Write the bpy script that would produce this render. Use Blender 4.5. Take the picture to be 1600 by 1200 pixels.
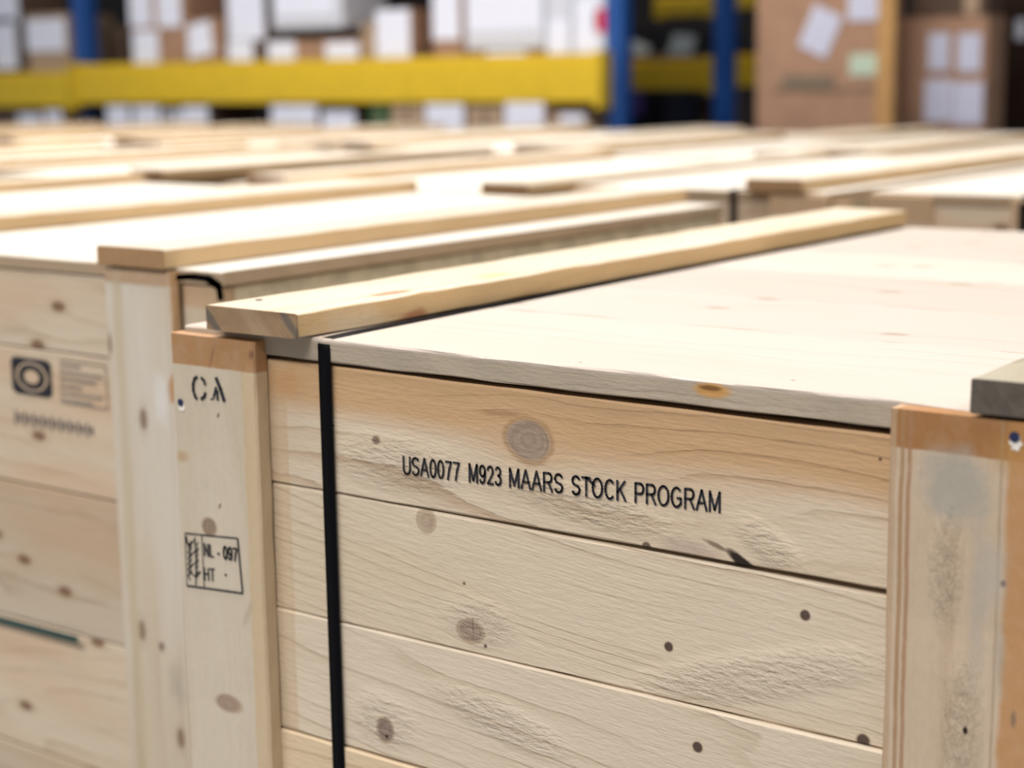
import bpy, bmesh, math, random
from mathutils import Vector, Matrix
from mathutils import noise as mn
for o in list(bpy.data.objects): bpy.data.objects.remove(o, do_unlink=True)
COL = bpy.context.scene.collection
S = 0.65                       # one design unit in metres
# ------------------------------------------------------------------ camera
F = 2684.881
ROT = ((0.80412572, 0.59430696, -0.01345602), (0.09434802, -0.14994079, -0.98418302), (-0.58692442, 0.79013733, -0.17664293))
CAM = Vector((1.50717766, -1.52489626, 1.54262998))
cam = bpy.data.cameras.new('camera'); camo = bpy.data.objects.new('camera', cam); COL.objects.link(camo)
RX, RY, RZ = (Vector(r) for r in ROT)
m3 = Matrix((RX, -RY, -RZ)).transposed()
camo.matrix_world = Matrix.Translation(CAM*S) @ m3.to_4x4()
cam.sensor_fit = 'HORIZONTAL'; cam.sensor_width = 36; cam.lens = F/1600*36
cam.clip_start = 0.05; cam.clip_end = 100
cam.dof.use_dof = True; cam.dof.focus_distance = 1.90*S; cam.dof.aperture_fstop = 4.3; cam.dof.aperture_blades = 0
bpy.context.scene.camera = camo
def at(px, py, ax, val):
    """pixel of the 1600x1200 photograph -> design point on the plane axis=val"""
    r = RX*((px-800)/F) + RY*((py-600)/F) + RZ
    return CAM + r*((val-CAM[ax])/r[ax])
# ------------------------------------------------------------------ light
W = bpy.data.worlds.new('world'); bpy.context.scene.world = W; W.use_nodes = True
W.node_tree.nodes['Background'].inputs[0].default_value = (0.90, 0.95, 1.0, 1)
W.node_tree.nodes['Background'].inputs[1].default_value = 0.30
vs = bpy.context.scene.view_settings
vs.view_transform = 'Standard'; vs.look = 'None'; vs.gamma = 1; vs.use_curve_mapping = False
vs.exposure = 0.06
def lamp(x, y, z, sx, sy, power, col=(1.0, .98, .96)):
    l = bpy.data.lights.new('ceiling_and_fill_light', 'AREA'); l.shape = 'RECTANGLE'; l.size = sx; l.size_y = sy
    l.energy = power; l.color = col; l.spread = math.radians(118)
    o = bpy.data.objects.new('ceiling_and_fill_light', l); COL.objects.link(o); o.location = (x, y, z)
    return o
for (x, y, p) in ((-2.6, 2.1, 180), (0.0, 2.1, 60), (-5.4, 2.3, 165), (0.2, -0.8, 45), (4.4, 0.9, 150), (-3.4, 7.0, 70), (1.4, -4.3, 245), (-1.6, -3.8, 125)):  # far +X and rear-aisle lamps are added fill, brightening batten sides, tags and beams
    lamp(x, y, 5.6, 2.4, .5, p)

# ------------------------------------------------------------------ node helpers
class NB:
    def __init__(s, name):
        s.m = bpy.data.materials.new(name); s.m.use_nodes = True; s.nt = s.m.node_tree; s.N = s.nt.nodes; s.L = s.nt.links
        s.bsdf = s.N['Principled BSDF']
        tc = s.N.new('ShaderNodeTexCoord'); mp = s.N.new('ShaderNodeVectorMath'); mp.operation = 'SCALE'
        s.L.new(tc.outputs['Object'], mp.inputs[0]); mp.inputs['Scale'].default_value = 1/S
        s.p = mp.outputs[0]
        sx = s.N.new('ShaderNodeSeparateXYZ'); s.L.new(s.p, sx.inputs[0]); s.x, s.y, s.z = sx.outputs
        oi = s.N.new('ShaderNodeObjectInfo'); s.rnd = oi.outputs['Random']
        g = s.N.new('ShaderNodeNewGeometry'); s.normal = g.outputs['Normal']
    def put(s, sock, v):
        if isinstance(v, (int, float)): sock.default_value = v
        elif isinstance(v, tuple): sock.default_value = v if len(v) == len(sock.default_value) else (*v, 1)
        else: s.L.new(v, sock)
    def M(s, op, a, b=None, c=None, clamp=False):
        n = s.N.new('ShaderNodeMath'); n.operation = op; n.use_clamp = clamp
        for i, v in enumerate((a, b, c)):
            if v is not None: s.put(n.inputs[i], v)
        return n.outputs[0]
    def ss(s, v, a, b):          # smoothstep from a (0) to b (1)
        n = s.N.new('ShaderNodeMapRange'); n.interpolation_type = 'SMOOTHSTEP'
        if a > b:
            s.put(n.inputs[0], v); s.put(n.inputs[1], b); s.put(n.inputs[2], a); s.put(n.inputs[3], 1.); s.put(n.inputs[4], 0.)
        else:
            s.put(n.inputs[0], v); s.put(n.inputs[1], a); s.put(n.inputs[2], b); s.put(n.inputs[3], 0.); s.put(n.inputs[4], 1.)
        return n.outputs[0]
    def vec(s, x, y, z):
        n = s.N.new('ShaderNodeCombineXYZ')
        for i, v in enumerate((x, y, z)): s.put(n.inputs[i], v)
        return n.outputs[0]
    def noise(s, v, scale, detail=3, rough=.55):
        n = s.N.new('ShaderNodeTexNoise'); s.put(n.inputs['Vector'], v); n.inputs['Scale'].default_value = scale
        n.inputs['Detail'].default_value = detail; n.inputs['Roughness'].default_value = rough
        return n.outputs[0]
    def mix(s, f, a, b, mode='MIX'):
        n = s.N.new('ShaderNodeMix'); n.data_type = 'RGBA'; n.blend_type = mode; n.clamp_factor = True
        s.put(n.inputs[0], f); s.put(n.inputs[6], a); s.put(n.inputs[7], b); return n.outputs[2]
    def ell(s, u, v, cu, cv, ru, rv, ang=0):    # elliptical radius
        du = s.M('SUBTRACT', u, cu); dv = s.M('SUBTRACT', v, cv)
        if ang:
            c, k = math.cos(ang), math.sin(ang)
            a = s.M('ADD', s.M('MULTIPLY', du, c), s.M('MULTIPLY', dv, k))
            b = s.M('SUBTRACT', s.M('MULTIPLY', dv, c), s.M('MULTIPLY', du, k)); du, dv = a, b
        return s.M('SQRT', s.M('ADD', s.M('POWER', s.M('ABSOLUTE', s.M('DIVIDE', du, ru)), 2.), s.M('POWER', s.M('ABSOLUTE', s.M('DIVIDE', dv, rv)), 2.)))
    def bump(s, h, strength, dist, prev=None):
        n = s.N.new('ShaderNodeBump'); n.inputs['Strength'].default_value = strength; n.inputs['Distance'].default_value = dist*S
        s.put(n.inputs['Height'], h)
        if prev is not None: s.L.new(prev, n.inputs['Normal'])
        return n.outputs[0]

def wood(name, axis, pale, mid, line, freq=34, lineamt=.55, flow=1.6, tilt=0, knots=(), marks=(), bands=(), fuzz=(), vknots=0, blotch=.5,
         rand=True, bumpd=.0012, rough=.6, seed=0, greyends=None, edge=None, grain=1.0, zones=()):
    b = NB(name)
    if axis == 'x': u = b.x; v = b.M('ADD', b.z, b.M('MULTIPLY', b.y, .8))
    elif axis == 'y': u = b.y; v = b.M('ADD', b.x, b.M('MULTIPLY', b.z, .9))
    elif axis == 'z': u = b.z; v = b.M('ADD', b.x, b.M('MULTIPLY', b.y, .8))
    uo, vo = u, v
    off = b.M('MULTIPLY', b.rnd, 31.7) if rand else float(seed)*3.13
    # grain flow around the knots
    w = v
    for (ku, kv, ru, rv, dk) in knots:
        r = b.ell(u, v, ku, kv, ru*1.9, rv*1.5)
        e = b.M('EXPONENT', b.M('MULTIPLY', b.M('POWER', r, 2.), -1.))
        w = b.M('SUBTRACT', w, b.M('MULTIPLY', b.M('MULTIPLY', b.M('SUBTRACT', v, kv), e), .85))
    if tilt: w = b.M('ADD', w, b.M('MULTIPLY', u, tilt))
    lowv = b.vec(b.M('ADD', b.M('MULTIPLY', u, .9), off), b.M('MULTIPLY', w, 5.), off)
    low = b.noise(lowv, 1.0, 2, .45)
    phase = b.M('ADD', b.M('MULTIPLY', w, freq), b.M('MULTIPLY', low, flow*4))
    wob = b.noise(b.vec(b.M('MULTIPLY', u, 9.), b.M('MULTIPLY', w, 40.), off), 1.0, 3, .6)
    phase = b.M('ADD', phase, b.M('MULTIPLY', wob, .55))
    g = b.M('FRACT', phase)
    late = b.M('MULTIPLY', b.M('ADD', b.M('MULTIPLY', b.ss(g, .72, .95), .8), b.M('MULTIPLY', b.ss(g, .2, .9), .32)), b.ss(g, 1.0, .955))      # slow rise, sharp end of each ring
    vary = b.ss(b.noise(b.vec(b.M('ADD', b.M('MULTIPLY', u, 1.5), off), b.M('MULTIPLY', w, 14.), off), 1.0, 2), .36, .66)
    late = b.M('MULTIPLY', late, vary)
    fib = b.noise(b.vec(b.M('ADD', b.M('MULTIPLY', u, 10.), off), b.M('MULTIPLY', w, 420.), off), 1.0, 3, .65)
    blo = b.noise(b.vec(b.M('ADD', b.M('MULTIPLY', u, 1.6), off), b.M('MULTIPLY', v, 7.), b.M('ADD', off, 5.)), 1.0, 3, .5)
    col = b.mix(b.M('MULTIPLY', b.ss(blo, .38, .68), blotch), pale, mid)
    for (au, av, hard, f, c) in zones:              # heartwood zone: gradient across v, wavy with the grain
        zz = b.ss(b.M('ADD', w, b.M('MULTIPLY', b.M('SUBTRACT', low, .5), hard)), au, av)
        col = b.mix(b.M('MULTIPLY', zz, f), col, c)
    col = b.mix(b.M('MULTIPLY', late, lineamt), col, line)
    col = b.mix(b.M('MULTIPLY', b.ss(fib, .42, .72), .16*grain), col, line)
    if rand:
        hv = b.M('ADD', b.M('MULTIPLY', b.M('FRACT', b.M('MULTIPLY', b.rnd, 7.31)), .26), .84)
        n = b.N.new('ShaderNodeVectorMath'); n.operation = 'SCALE'; b.L.new(col, n.inputs[0]); b.L.new(hv, n.inputs['Scale']); col = n.outputs[0]
    kmask = None
    for (ku, kv, ru, rv, dk) in knots:
        r = b.ell(u, v, ku, kv, ru, rv)
        r = b.M('ADD', r, b.M('MULTIPLY', b.M('SUBTRACT', wob, .5), .7))
        rings = b.noise(b.vec(b.M('MULTIPLY', r, 5.), b.M('MULTIPLY', u, 30.), b.M('MULTIPLY', v, 30.)), 1.0, 3, .6)
        kc = b.mix(b.M('MULTIPLY', b.ss(rings, .4, .65), .55), dk, (dk[0]*.6, dk[1]*.55, dk[2]*.5))
        col = b.mix(b.M('MULTIPLY', b.M('MULTIPLY', b.ss(r, 1.3, 1.05), b.ss(r, .9, 1.05)), .7), col, line)
        col = b.mix(b.M('MULTIPLY', b.ss(r, 1.08, .86), .93), col, kc)
    if vknots:
        vo_ = b.N.new('ShaderNodeTexVoronoi'); vo_.inputs['Scale'].default_value = 1.0; vo_.voronoi_dimensions = '2D'
        b.put(vo_.inputs['Vector'], b.vec(b.M('ADD', b.M('MULTIPLY', u, 3.4), off), b.M('ADD', b.M('MULTIPLY', v, 7.), off), 0.))
        d = vo_.outputs['Distance']
        col = b.mix(b.M('MULTIPLY', b.ss(d, .16, .03), vknots*.4), col, line)
        col = b.mix(b.M('MULTIPLY', b.ss(d, .075, .045), vknots), col, (.16, .075, .035))
    if edge:                                         # sawn edges weathered to another tone than the flat faces
        sn = b.N.new('ShaderNodeSeparateXYZ'); b.L.new(b.normal, sn.inputs[0])
        em = b.ss(b.M('ABSOLUTE', sn.outputs[2]), .75, .45)
        ec = b.mix(b.M('MULTIPLY', b.ss(blo, .4, .6), .5), edge[0], tuple(k*.7 for k in edge[0]))
        col = b.mix(b.M('MULTIPLY', em, edge[1]), col, ec)
    for (ax, lo, hi, soft, c, st) in bands:
        q = {'x': b.x, 'y': b.y, 'z': b.z}[ax]
        q = b.M('ADD', q, b.M('MULTIPLY', b.M('SUBTRACT', b.noise(b.p, 30., 2), .5), soft*2))
        mk = b.M('MULTIPLY', b.ss(q, lo-soft, lo+soft), b.ss(q, hi+soft, hi-soft))
        mk = b.M('MULTIPLY', mk, b.M('ADD', b.M('MULTIPLY', b.noise(b.p, 60., 3), .5), .72), clamp=True)
        col = b.mix(b.M('MULTIPLY', mk, st), col, c)
    for (cu, cv, ru, rv, ang, c, soft, st) in marks:
        r = b.ell(u, v, cu, cv, ru, rv, ang)
        r = b.M('ADD', r, b.M('MULTIPLY', b.M('SUBTRACT', b.noise(b.p, 38., 3, .6), .5), .9*min(1, soft+.3)))
        col = b.mix(b.M('MULTIPLY', b.ss(r, 1.0, 1.0-soft), st), col, c)
    if greyends:
        col = b.mix(greyends[0], col, greyends[1])
    b.L.new(col, b.bsdf.inputs['Base Color'])
    b.bsdf.inputs['Roughness'].default_value = rough
    b.bsdf.inputs['Specular IOR Level'].default_value = .35
    h = b.M('ADD', b.M('MULTIPLY', fib, .5), b.M('MULTIPLY', late, -.5))
    nrm = b.bump(h, .55, bumpd)
    fz = b.noise(b.vec(b.M('ADD', b.M('MULTIPLY', u, 55.), b.M('MULTIPLY', v, 40.)), b.M('MULTIPLY', v, 190.), off), 1.0, 4, .65)
    amt = .28
    for (cu, cv, ru, rv, ang) in fuzz:
        k = b.ss(b.ell(u, v, cu, cv, ru, rv, ang), 1.1, .3)
        amt = b.M('ADD', amt, b.M('MULTIPLY', k, 1.6)) 
    nrm = b.bump(b.M('MULTIPLY', fz, amt), 1.0, .0034, nrm)
    b.L.new(nrm, b.bsdf.inputs['Normal'])
    return b.m

def plain(name, c, rough=.5, metal=0, var=.12, scale=40, bump=0, spec=.5):
    b = NB(name)
    n = b.noise(b.p, scale, 3)
    col = b.mix(b.M('MULTIPLY', b.ss(n, .35, .7), var*2), c, tuple(k*.72 for k in c))
    b.L.new(col, b.bsdf.inputs['Base Color']); b.bsdf.inputs['Roughness'].default_value = rough; b.bsdf.inputs['Metallic'].default_value = metal
    b.bsdf.inputs['Specular IOR Level'].default_value = spec
    if bump: b.L.new(b.bump(n, .5, bump), b.bsdf.inputs['Normal'])
    return b.m
def inkmat(name, c, wear=.35, scale=300):
    b = NB(name)
    n = b.noise(b.vec(b.M('MULTIPLY', b.x, .5), b.y, b.z), scale, 3, .7)
    b.bsdf.inputs['Base Color'].default_value = (*c, 1); b.bsdf.inputs['Roughness'].default_value = .6
    b.L.new(b.M('SUBTRACT', 1.0, b.M('MULTIPLY', b.ss(n, .52, .64), wear)), b.bsdf.inputs['Alpha'])
    return b.m

# palette (albedo)
PALE = (.66, .545, .41); MID = (.60, .47, .33); ORG = (.52, .29, .13); LINE = (.34, .20, .10)
# ------------------------------------------------------------------ geometry helpers
def V(x, y, z): return Vector((x, y, z))*S
def sweep(bm, x0, x1, y0, y1, z0, z1, axis, bev=.0022, seg=.05, jit=.0008, rnd=0, bow=None, skip=1):
    """a sawn board: a chamfered rectangle carried along its length, its edges slightly uneven"""
    lo = (x0, y0, z0); hi = (x1, y1, z1); a = 'xyz'.index(axis); o = [i for i in range(3) if i != a]
    n = max(1, int((hi[a]-lo[a])/seg)); rings = []
    for i in range(n+1):
        t = lo[a]+(hi[a]-lo[a])*i/n
        p0, p1, q0, q1 = lo[o[0]], hi[o[0]], lo[o[1]], hi[o[1]]; b = bev
        pts = [(p0+b, q0), (p1-b, q0), (p1, q0+b), (p1, q1-b), (p1-b, q1), (p0+b, q1), (p0, q1-b), (p0, q0+b)]
        ring = []
        for k, (p, q) in enumerate(pts):
            jp = mn.noise(Vector((t*14+rnd*7.7, k*3.1, 0)))*jit; jq = mn.noise(Vector((t*11+rnd*3.3, k*2.7+9, 4)))*jit
            c = [0, 0, 0]; c[a] = t; c[o[0]] = p+jp; c[o[1]] = q+jq
            if i in (0, n):                       # saw cut end, slightly chamfered
                c[a] += (jp*1.2)
            if bow: c = bow(c)
            ring.append(bm.verts.new(V(*c)))
        rings.append(ring)
    for i in range(n):
        for k in range(8):
            bm.faces.new((rings[i][k], rings[i][(k+1) % 8], rings[i+1][(k+1) % 8], rings[i+1][k]))
    bm.faces.new(rings[0]); bm.faces.new(rings[-1])
def box(bm, x0, x1, y0, y1, z0, z1, bev=0):
    if bev: return sweep(bm, x0, x1, y0, y1, z0, z1, 'x', bev, 99, 0)
    vv = [bm.verts.new(V(x, y, z)) for x in (x0, x1) for y in (y0, y1) for z in (z0, z1)]
    for f in ((0, 1, 3, 2), (4, 6, 7, 5), (0, 4, 5, 1), (2, 3, 7, 6), (0, 2, 6, 4), (1, 5, 7, 3)): bm.faces.new([vv[i] for i in f])
def mesh(name, bm, mat, parent=None, smooth=False):
    bmesh.ops.recalc_face_normals(bm, faces=bm.faces)
    me = bpy.data.meshes.new(name); bm.to_mesh(me); bm.free(); me.materials.append(mat)
    if smooth:
        for p in me.polygons: p.use_smooth = True
    o = bpy.data.objects.new(name, me); COL.objects.link(o)
    if parent is not None: o.parent = parent
    return o
def board(name, mat, parent, *a, **k):
    bm = bmesh.new(); sweep(bm, *a, **k); return mesh(name, bm, mat, parent)
def bx(name, mat, parent, *a, **k):
    bm = bmesh.new(); box(bm, *a, **k); return mesh(name, bm, mat, parent)
def thing(name, label, cat, loc=(0, 0, 0), group=None):
    o = bpy.data.objects.new(name, None); COL.objects.link(o); o.location = V(*loc); o.empty_display_size = .1
    o['label'] = label; o['category'] = cat
    if group: o['group'] = group
    return o
def struct(o): o['kind'] = 'structure'; return o
def strip(bm, pts, wvec, th, nrm_fn):
    """flat strap along pts; wvec = half width vector; thickness th along nrm"""
    rings = []
    for i, p in enumerate(pts):
        p = Vector(p); n = Vector(nrm_fn(i)); w = Vector(wvec)
        rings.append([bm.verts.new((p+w*s+n*k)*S) for s, k in ((-1, 0), (1, 0), (1, th), (-1, th))])
    for i in range(len(rings)-1):
        for k in range(4): bm.faces.new((rings[i][k], rings[i][(k+1) % 4], rings[i+1][(k+1) % 4], rings[i+1][k]))
    bm.faces.new(rings[0]); bm.faces.new(rings[-1])
def quadstroke(bm, p, q, w, y, d=.0004):
    """an inked stroke from p to q (x,z) of width w on the plane y"""
    p = Vector(p); q = Vector(q); t = (q-p).normalized(); n = Vector((-t.y, t.x))*w/2
    c = [p-n, q-n, q+n, p+n]
    a = [bm.verts.new(V(k.x, y, k.y)) for k in c]; e = [bm.verts.new(V(k.x, y-d, k.y)) for k in c]
    bm.faces.new(e); bm.faces.new(a)
    for i in range(4): bm.faces.new((a[i], a[(i+1) % 4], e[(i+1) % 4], e[i]))
def polystroke(bm, pts, w, y):
    for i in range(len(pts)-1):
        p = Vector(pts[i]); q = Vector(pts[i+1]); t = (q-p).normalized()*w*.25
        quadstroke(bm, p-t, q+t, w, y)
def arc(cx, cy, rx, ry, a0, a1, n=10):
    return [(cx+rx*math.cos(math.radians(a0+(a1-a0)*i/n)), cy+ry*math.sin(math.radians(a0+(a1-a0)*i/n))) for i in range(n+1)]
GL = {  # plain sans capitals as strokes in a box of height 1; (advance width, strokes)
 'U': (.66, [[(.06, 1), (.06, .34)]+arc(.33, .32, .27, .30, 180, 360)+[(.60, .34), (.60, 1)]]),
 'S': (.62, [arc(.31, .74, .25, .23, 20, 180, 8)+[(.07, .68), (.16, .56), (.46, .46), (.56, .34)]+arc(.31, .27, .25, .24, 0, -160, 8)]),
 'A': (.68, [[(.02, 0), (.34, 1), (.66, 0)], [(.14, .36), (.54, .36)]]),
 '0': (.54, [arc(.27, .5, .22, .48, 0, 360, 18)]), 'O': (.76, [arc(.38, .5, .33, .48, 0, 360, 20)]),
 '7': (.54, [[(.05, .96), (.50, .96), (.32, .55), (.20, 0)]]),
 'M': (.78, [[(.08, 0), (.08, 1), (.39, .10), (.70, 1), (.70, 0)]]),
 '9': (.54, [arc(.27, .68, .21, .29, 0, 360, 14), [(.48, .68), (.47, .40), (.40, .12), (.27, .03), (.14, .06), (.07, .2)]]),
 '2': (.54, [arc(.27, .73, .21, .24, 170, 0, 7)+[(.46, .60), (.06, .04), (.50, .04)]]),
 '3': (.54, [arc(.26, .75, .19, .22, 160, -90, 8)+arc(.26, .28, .22, .25, 90, -160, 9)]),
 'R': (.70, [[(.08, 0), (.08, .97), (.42, .97)]+arc(.42, .73, .20, .24, 90, -90, 7)+[(.08, .49)], [(.38, .49), (.66, 0)]]),
 'P': (.66, [[(.08, 0), (.08, .97), (.40, .97)]+arc(.40, .71, .21, .26, 90, -90, 7)+[(.08, .45)]]),
 'T': (.62, [[(.02, .96), (.60, .96)], [(.31, .96), (.31, 0)]]),
 'C': (.72, [arc(.38, .5, .31, .48, 45, 315, 14)]),
 'G': (.76, [arc(.38, .5, .32, .48, 45, 310, 14)+[(.66, .20), (.66, .46), (.42, .46)]]),
 'K': (.68, [[(.08, 0), (.08, 1)], [(.60, 1), (.08, .40)], [(.26, .58), (.64, 0)]]),
 'N': (.70, [[(.08, 0), (.08, 1), (.60, 0), (.60, 1)]]), 'L': (.56, [[(.08, 1), (.08, .04), (.52, .04)]]),
 'H': (.70, [[(.08, 0), (.08, 1)], [(.60, 0), (.60, 1)], [(.08, .52), (.60, .52)]]),
}
def text_into(bm, txt, x0, x1, zl0, zl1, zr0, y, w=.0030):
    """word fitted between x0 and x1; baseline zl0 -> zr0, cap height zl1-zl0"""
    tot = sum(GL[c][0] for c in txt)+.10*(len(txt)-1); k = (x1-x0)/tot; h = zl1-zl0; pen = 0
    for c in txt:
        for st in GL[c][1]:
            pts = [(x0+(pen+a)*k, zl0+(zr0-zl0)*((pen+a)/tot)+b*h) for a, b in st]
            polystroke(bm, pts, w, y)
        pen += GL[c][0]+.10

# ------------------------------------------------------------------ setting: floor and back wall
concrete = plain('grey_concrete', (.16, .155, .15), .7, var=.3, scale=3)
darkwall = plain('dark_wall_cladding', (.03, .022, .02), .8, var=.2, scale=2)
struct(bx('floor', concrete, None, -30, 8, -8, 20, -.1, 0))
struct(bx('wall_back', darkwall, None, -30, 8, 17, 17.2, 0, 9))

# ------------------------------------------------------------------ materials
lid_m = wood('pale_lid_wood', 'x', (.62, .565, .49), (.58, .51, .41), (.50, .37, .24), freq=16, lineamt=.22, flow=1.2, blotch=.5, rough=.5, grain=.5, vknots=.35, edge=((.46, .31, .18), .85))
lidedge_m = None
side_m = wood('rough_side_board', 'y', (.58, .48, .33), (.42, .31, .19), (.20, .13, .08), freq=26, lineamt=.6, blotch=.9, vknots=.8, rough=.8)
bat_m = wood('honey_batten_wood', 'y', (.60, .53, .43), (.57, .46, .33), (.45, .28, .14), freq=20, lineamt=.45, flow=1.2, blotch=.6, rough=.55, edge=((.62, .40, .18), .8), bands=(('y', -.1, -.0275, .0010, (.34, .19, .09), .9),))
post_m = wood('post_wood', 'z', (.66, .54, .40), (.58, .45, .30), (.36, .25, .15), freq=18, lineamt=.3, flow=.8, blotch=.6, vknots=.5,
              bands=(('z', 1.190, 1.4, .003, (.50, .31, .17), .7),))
l1post_m = wood('pale_corner_post_wood', 'z', (.62, .555, .47), (.56, .46, .33), (.36, .25, .15), freq=18, lineamt=.3, flow=.8, blotch=.8, vknots=.7,
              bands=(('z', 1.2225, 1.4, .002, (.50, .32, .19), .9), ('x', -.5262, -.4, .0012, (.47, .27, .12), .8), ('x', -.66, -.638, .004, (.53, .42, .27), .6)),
              marks=((1.06, -.548, .03, .012, .2, (.47, .25, .11), .4, .9), (1.04, -.575, .06, .025, 0, (.74, .70, .66), .9, .8), (.62, -.605, .014, .01, 0, (.16, .07, .06), .9, .9), (.56, -.57, .06, .03, 0, (.42, .36, .28), .9, .7)))
brd_m = wood('front_board_wood', 'x', PALE, (.62, .44, .29), LINE, freq=20, lineamt=.3, flow=2, blotch=.9, vknots=.8)
black = plain('black_strap_plastic', (.002, .002, .0035), .55, var=.1, bump=.0002, spec=.1)
green = plain('dark_green_strap_plastic', (.012, .05, .045), .4)
screw_m = plain('blue_screw_steel', (.025, .03, .09), .45, .3)
chip_m = plain('splintered_fresh_wood', (.85, .78, .68), .7, var=.3, scale=200, bump=.001)
ink = inkmat('black_ink', (.012, .012, .02), .55, 260)
ink2 = inkmat('worn_black_ink', (.02, .02, .025), .8, 160)
inkf = inkmat('faded_ink', (.33, .27, .22), .7, 120)

mottled = plain('rough_mottled_board', (.66, .56, .39), .85, var=.5, scale=26, bump=.003)
# ------------------------------------------------------------------ the near crate
mc = thing('wooden_crate', 'large near pine crate with black lettering and a black strap on its front', 'crate', (0, 0, 0))
PX0, PX1, DEP = -.157, .997, 1.72
# front planks: (z0, z1, material)
b1 = wood('top_plank_wood', 'x', (.66, .545, .41), (.60, .46, .31), LINE, freq=44, lineamt=.5, flow=2.6, tilt=.03, seed=1, rand=False, blotch=.5,
          knots=((.3958, 1.1395, .030, .024, (.34, .25, .19)), (.170, 1.1134, .006, .005, (.20, .13, .09)), (.552, 1.0415, .005, .004, (.12, .08, .06))),
          zones=((1.125, 1.172, .10, .85, (.53, .31, .145)), (1.13, 1.10, .04, .0, PALE)),
          marks=((.672, 1.0395, .030, .0080, -.55, (.02, .01, .006), .4, 1.), (.640, 1.054, .022, .004, -.30, (.14, .08, .05), .7, .8), (.610, 1.044, .055, .016, -.1, (.44, .33, .26), .7, .7),
                 (.36, 1.166, .05, .006, .05, (.30, .15, .07), .9, .6), (.02, 1.17, .05, .03, 0, (.50, .26, .11), .9, .6),
                 (.1, 1.124, .004, .002, 0, (.1, .06, .04), .5, .9), (.82, 1.17, .0025, .0025, 0, (.06, .03, .02), .5, .9)),
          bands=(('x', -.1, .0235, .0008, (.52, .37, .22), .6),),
         fuzz=((.48, 1.075, .13, .025, -.1), (.70, 1.065, .05, .022, -.5), (.2, 1.09, .12, .04, 0)), bumpd=.0016)
b2 = wood('second_plank_wood', 'x', (.66, .545, .41), (.61, .49, .34), (.36, .25, .15), freq=60, lineamt=.5, flow=2.2, tilt=.10, seed=2, rand=False, blotch=.6,
          knots=((.244, 1.026, .013, .014, (.46, .35, .25)), (.3086, .9008, .018, .013, (.38, .27, .20)), (.742, .998, .0055, .0055, (.055, .025, .02)), (.580, .9335, .0055, .0055, (.055, .025, .02)), (.8087, .8785, .007, .007, (.055, .025, .02))),
          marks=((.300, .957, .003, .003, 0, (.1, .05, .03), .5, .9), (.312, .905, .0012, .018, .05, (.10, .06, .04), .6, .7), (.33, .886, .003, .003, 0, (.08, .04, .03), .5, .9)),
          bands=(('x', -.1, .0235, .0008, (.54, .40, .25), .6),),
         fuzz=((.32, .915, .06, .035, 0), (.68, .92, .2, .03, .3)), bumpd=.0018)
b3 = wood('third_plank_wood', 'x', (.67, .56, .43), (.62, .51, .38), (.40, .29, .18), freq=36, lineamt=.45, flow=2.4, tilt=.06, seed=5, rand=False, blotch=.6,
          knots=((.1716, .747, .013, .015, (.27, .19, .15)), (.6188, .8262, .0065, .0065, (.055, .025, .02))),
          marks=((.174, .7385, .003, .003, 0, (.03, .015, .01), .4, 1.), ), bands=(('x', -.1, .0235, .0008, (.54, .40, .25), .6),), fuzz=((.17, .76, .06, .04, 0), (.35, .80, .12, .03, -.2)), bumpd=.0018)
b4 = wood('fourth_plank_wood', 'x', (.68, .53, .36), (.64, .47, .29), (.40, .27, .15), freq=30, lineamt=.4, seed=9, rand=False)
nails = []
def wav(amp, f, ph):
    return lambda c: c
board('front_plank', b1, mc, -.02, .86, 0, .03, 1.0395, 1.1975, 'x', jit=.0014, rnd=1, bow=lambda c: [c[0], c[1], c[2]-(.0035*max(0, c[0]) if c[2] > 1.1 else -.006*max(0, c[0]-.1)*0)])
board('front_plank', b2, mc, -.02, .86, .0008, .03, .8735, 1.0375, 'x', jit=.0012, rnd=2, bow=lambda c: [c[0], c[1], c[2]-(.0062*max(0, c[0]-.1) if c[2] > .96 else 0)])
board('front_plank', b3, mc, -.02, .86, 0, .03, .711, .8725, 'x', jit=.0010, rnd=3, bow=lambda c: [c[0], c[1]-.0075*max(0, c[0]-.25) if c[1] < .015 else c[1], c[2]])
board('front_plank', b4, mc, -.02, .86, -.003, .03, .546, .709, 'x', jit=.0010, rnd=4)
for i in range(3): board('front_plank', brd_m, mc, -.02, .86, 0, .03, .381-.165*i, .543-.165*i, 'x', rnd=5+i)
# corner posts
lp = wood('left_post_wood', 'z', (.60, .515, .40), (.54, .455, .335), (.42, .31, .2), freq=11, lineamt=.32, flow=.7, seed=3, rand=False, blotch=.7,
          knots=((.9718, -.1198, .0115, .0125, (.27, .19, .13)), (.735, -.098, .011, .022, (.36, .25, .18))),
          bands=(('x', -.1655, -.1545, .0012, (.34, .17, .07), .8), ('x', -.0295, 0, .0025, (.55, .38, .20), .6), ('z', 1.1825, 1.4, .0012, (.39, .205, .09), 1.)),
          marks=((1.0024, -.098, .006, .0022, .5, (.16, .09, .05), .5, .9), (1.1219, -.0935, .0045, .0022, .4, (.10, .06, .04), .5, .9), (.94, -.03, .0, .0, 0, PALE, .5, 0.) if False else (.865, -.055, .03, .007, .45, (.45, .37, .26), .9, .8),
                 (1.06, -.165, .012, .02, 0, (.42, .24, .10), .9, .6), (1.198, -.1, .022, .003, .35, (.25, .12, .06), .7, .8), (1.205, -.03, .008, .006, .35, (.2, .10, .05), .7, .8)))
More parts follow.
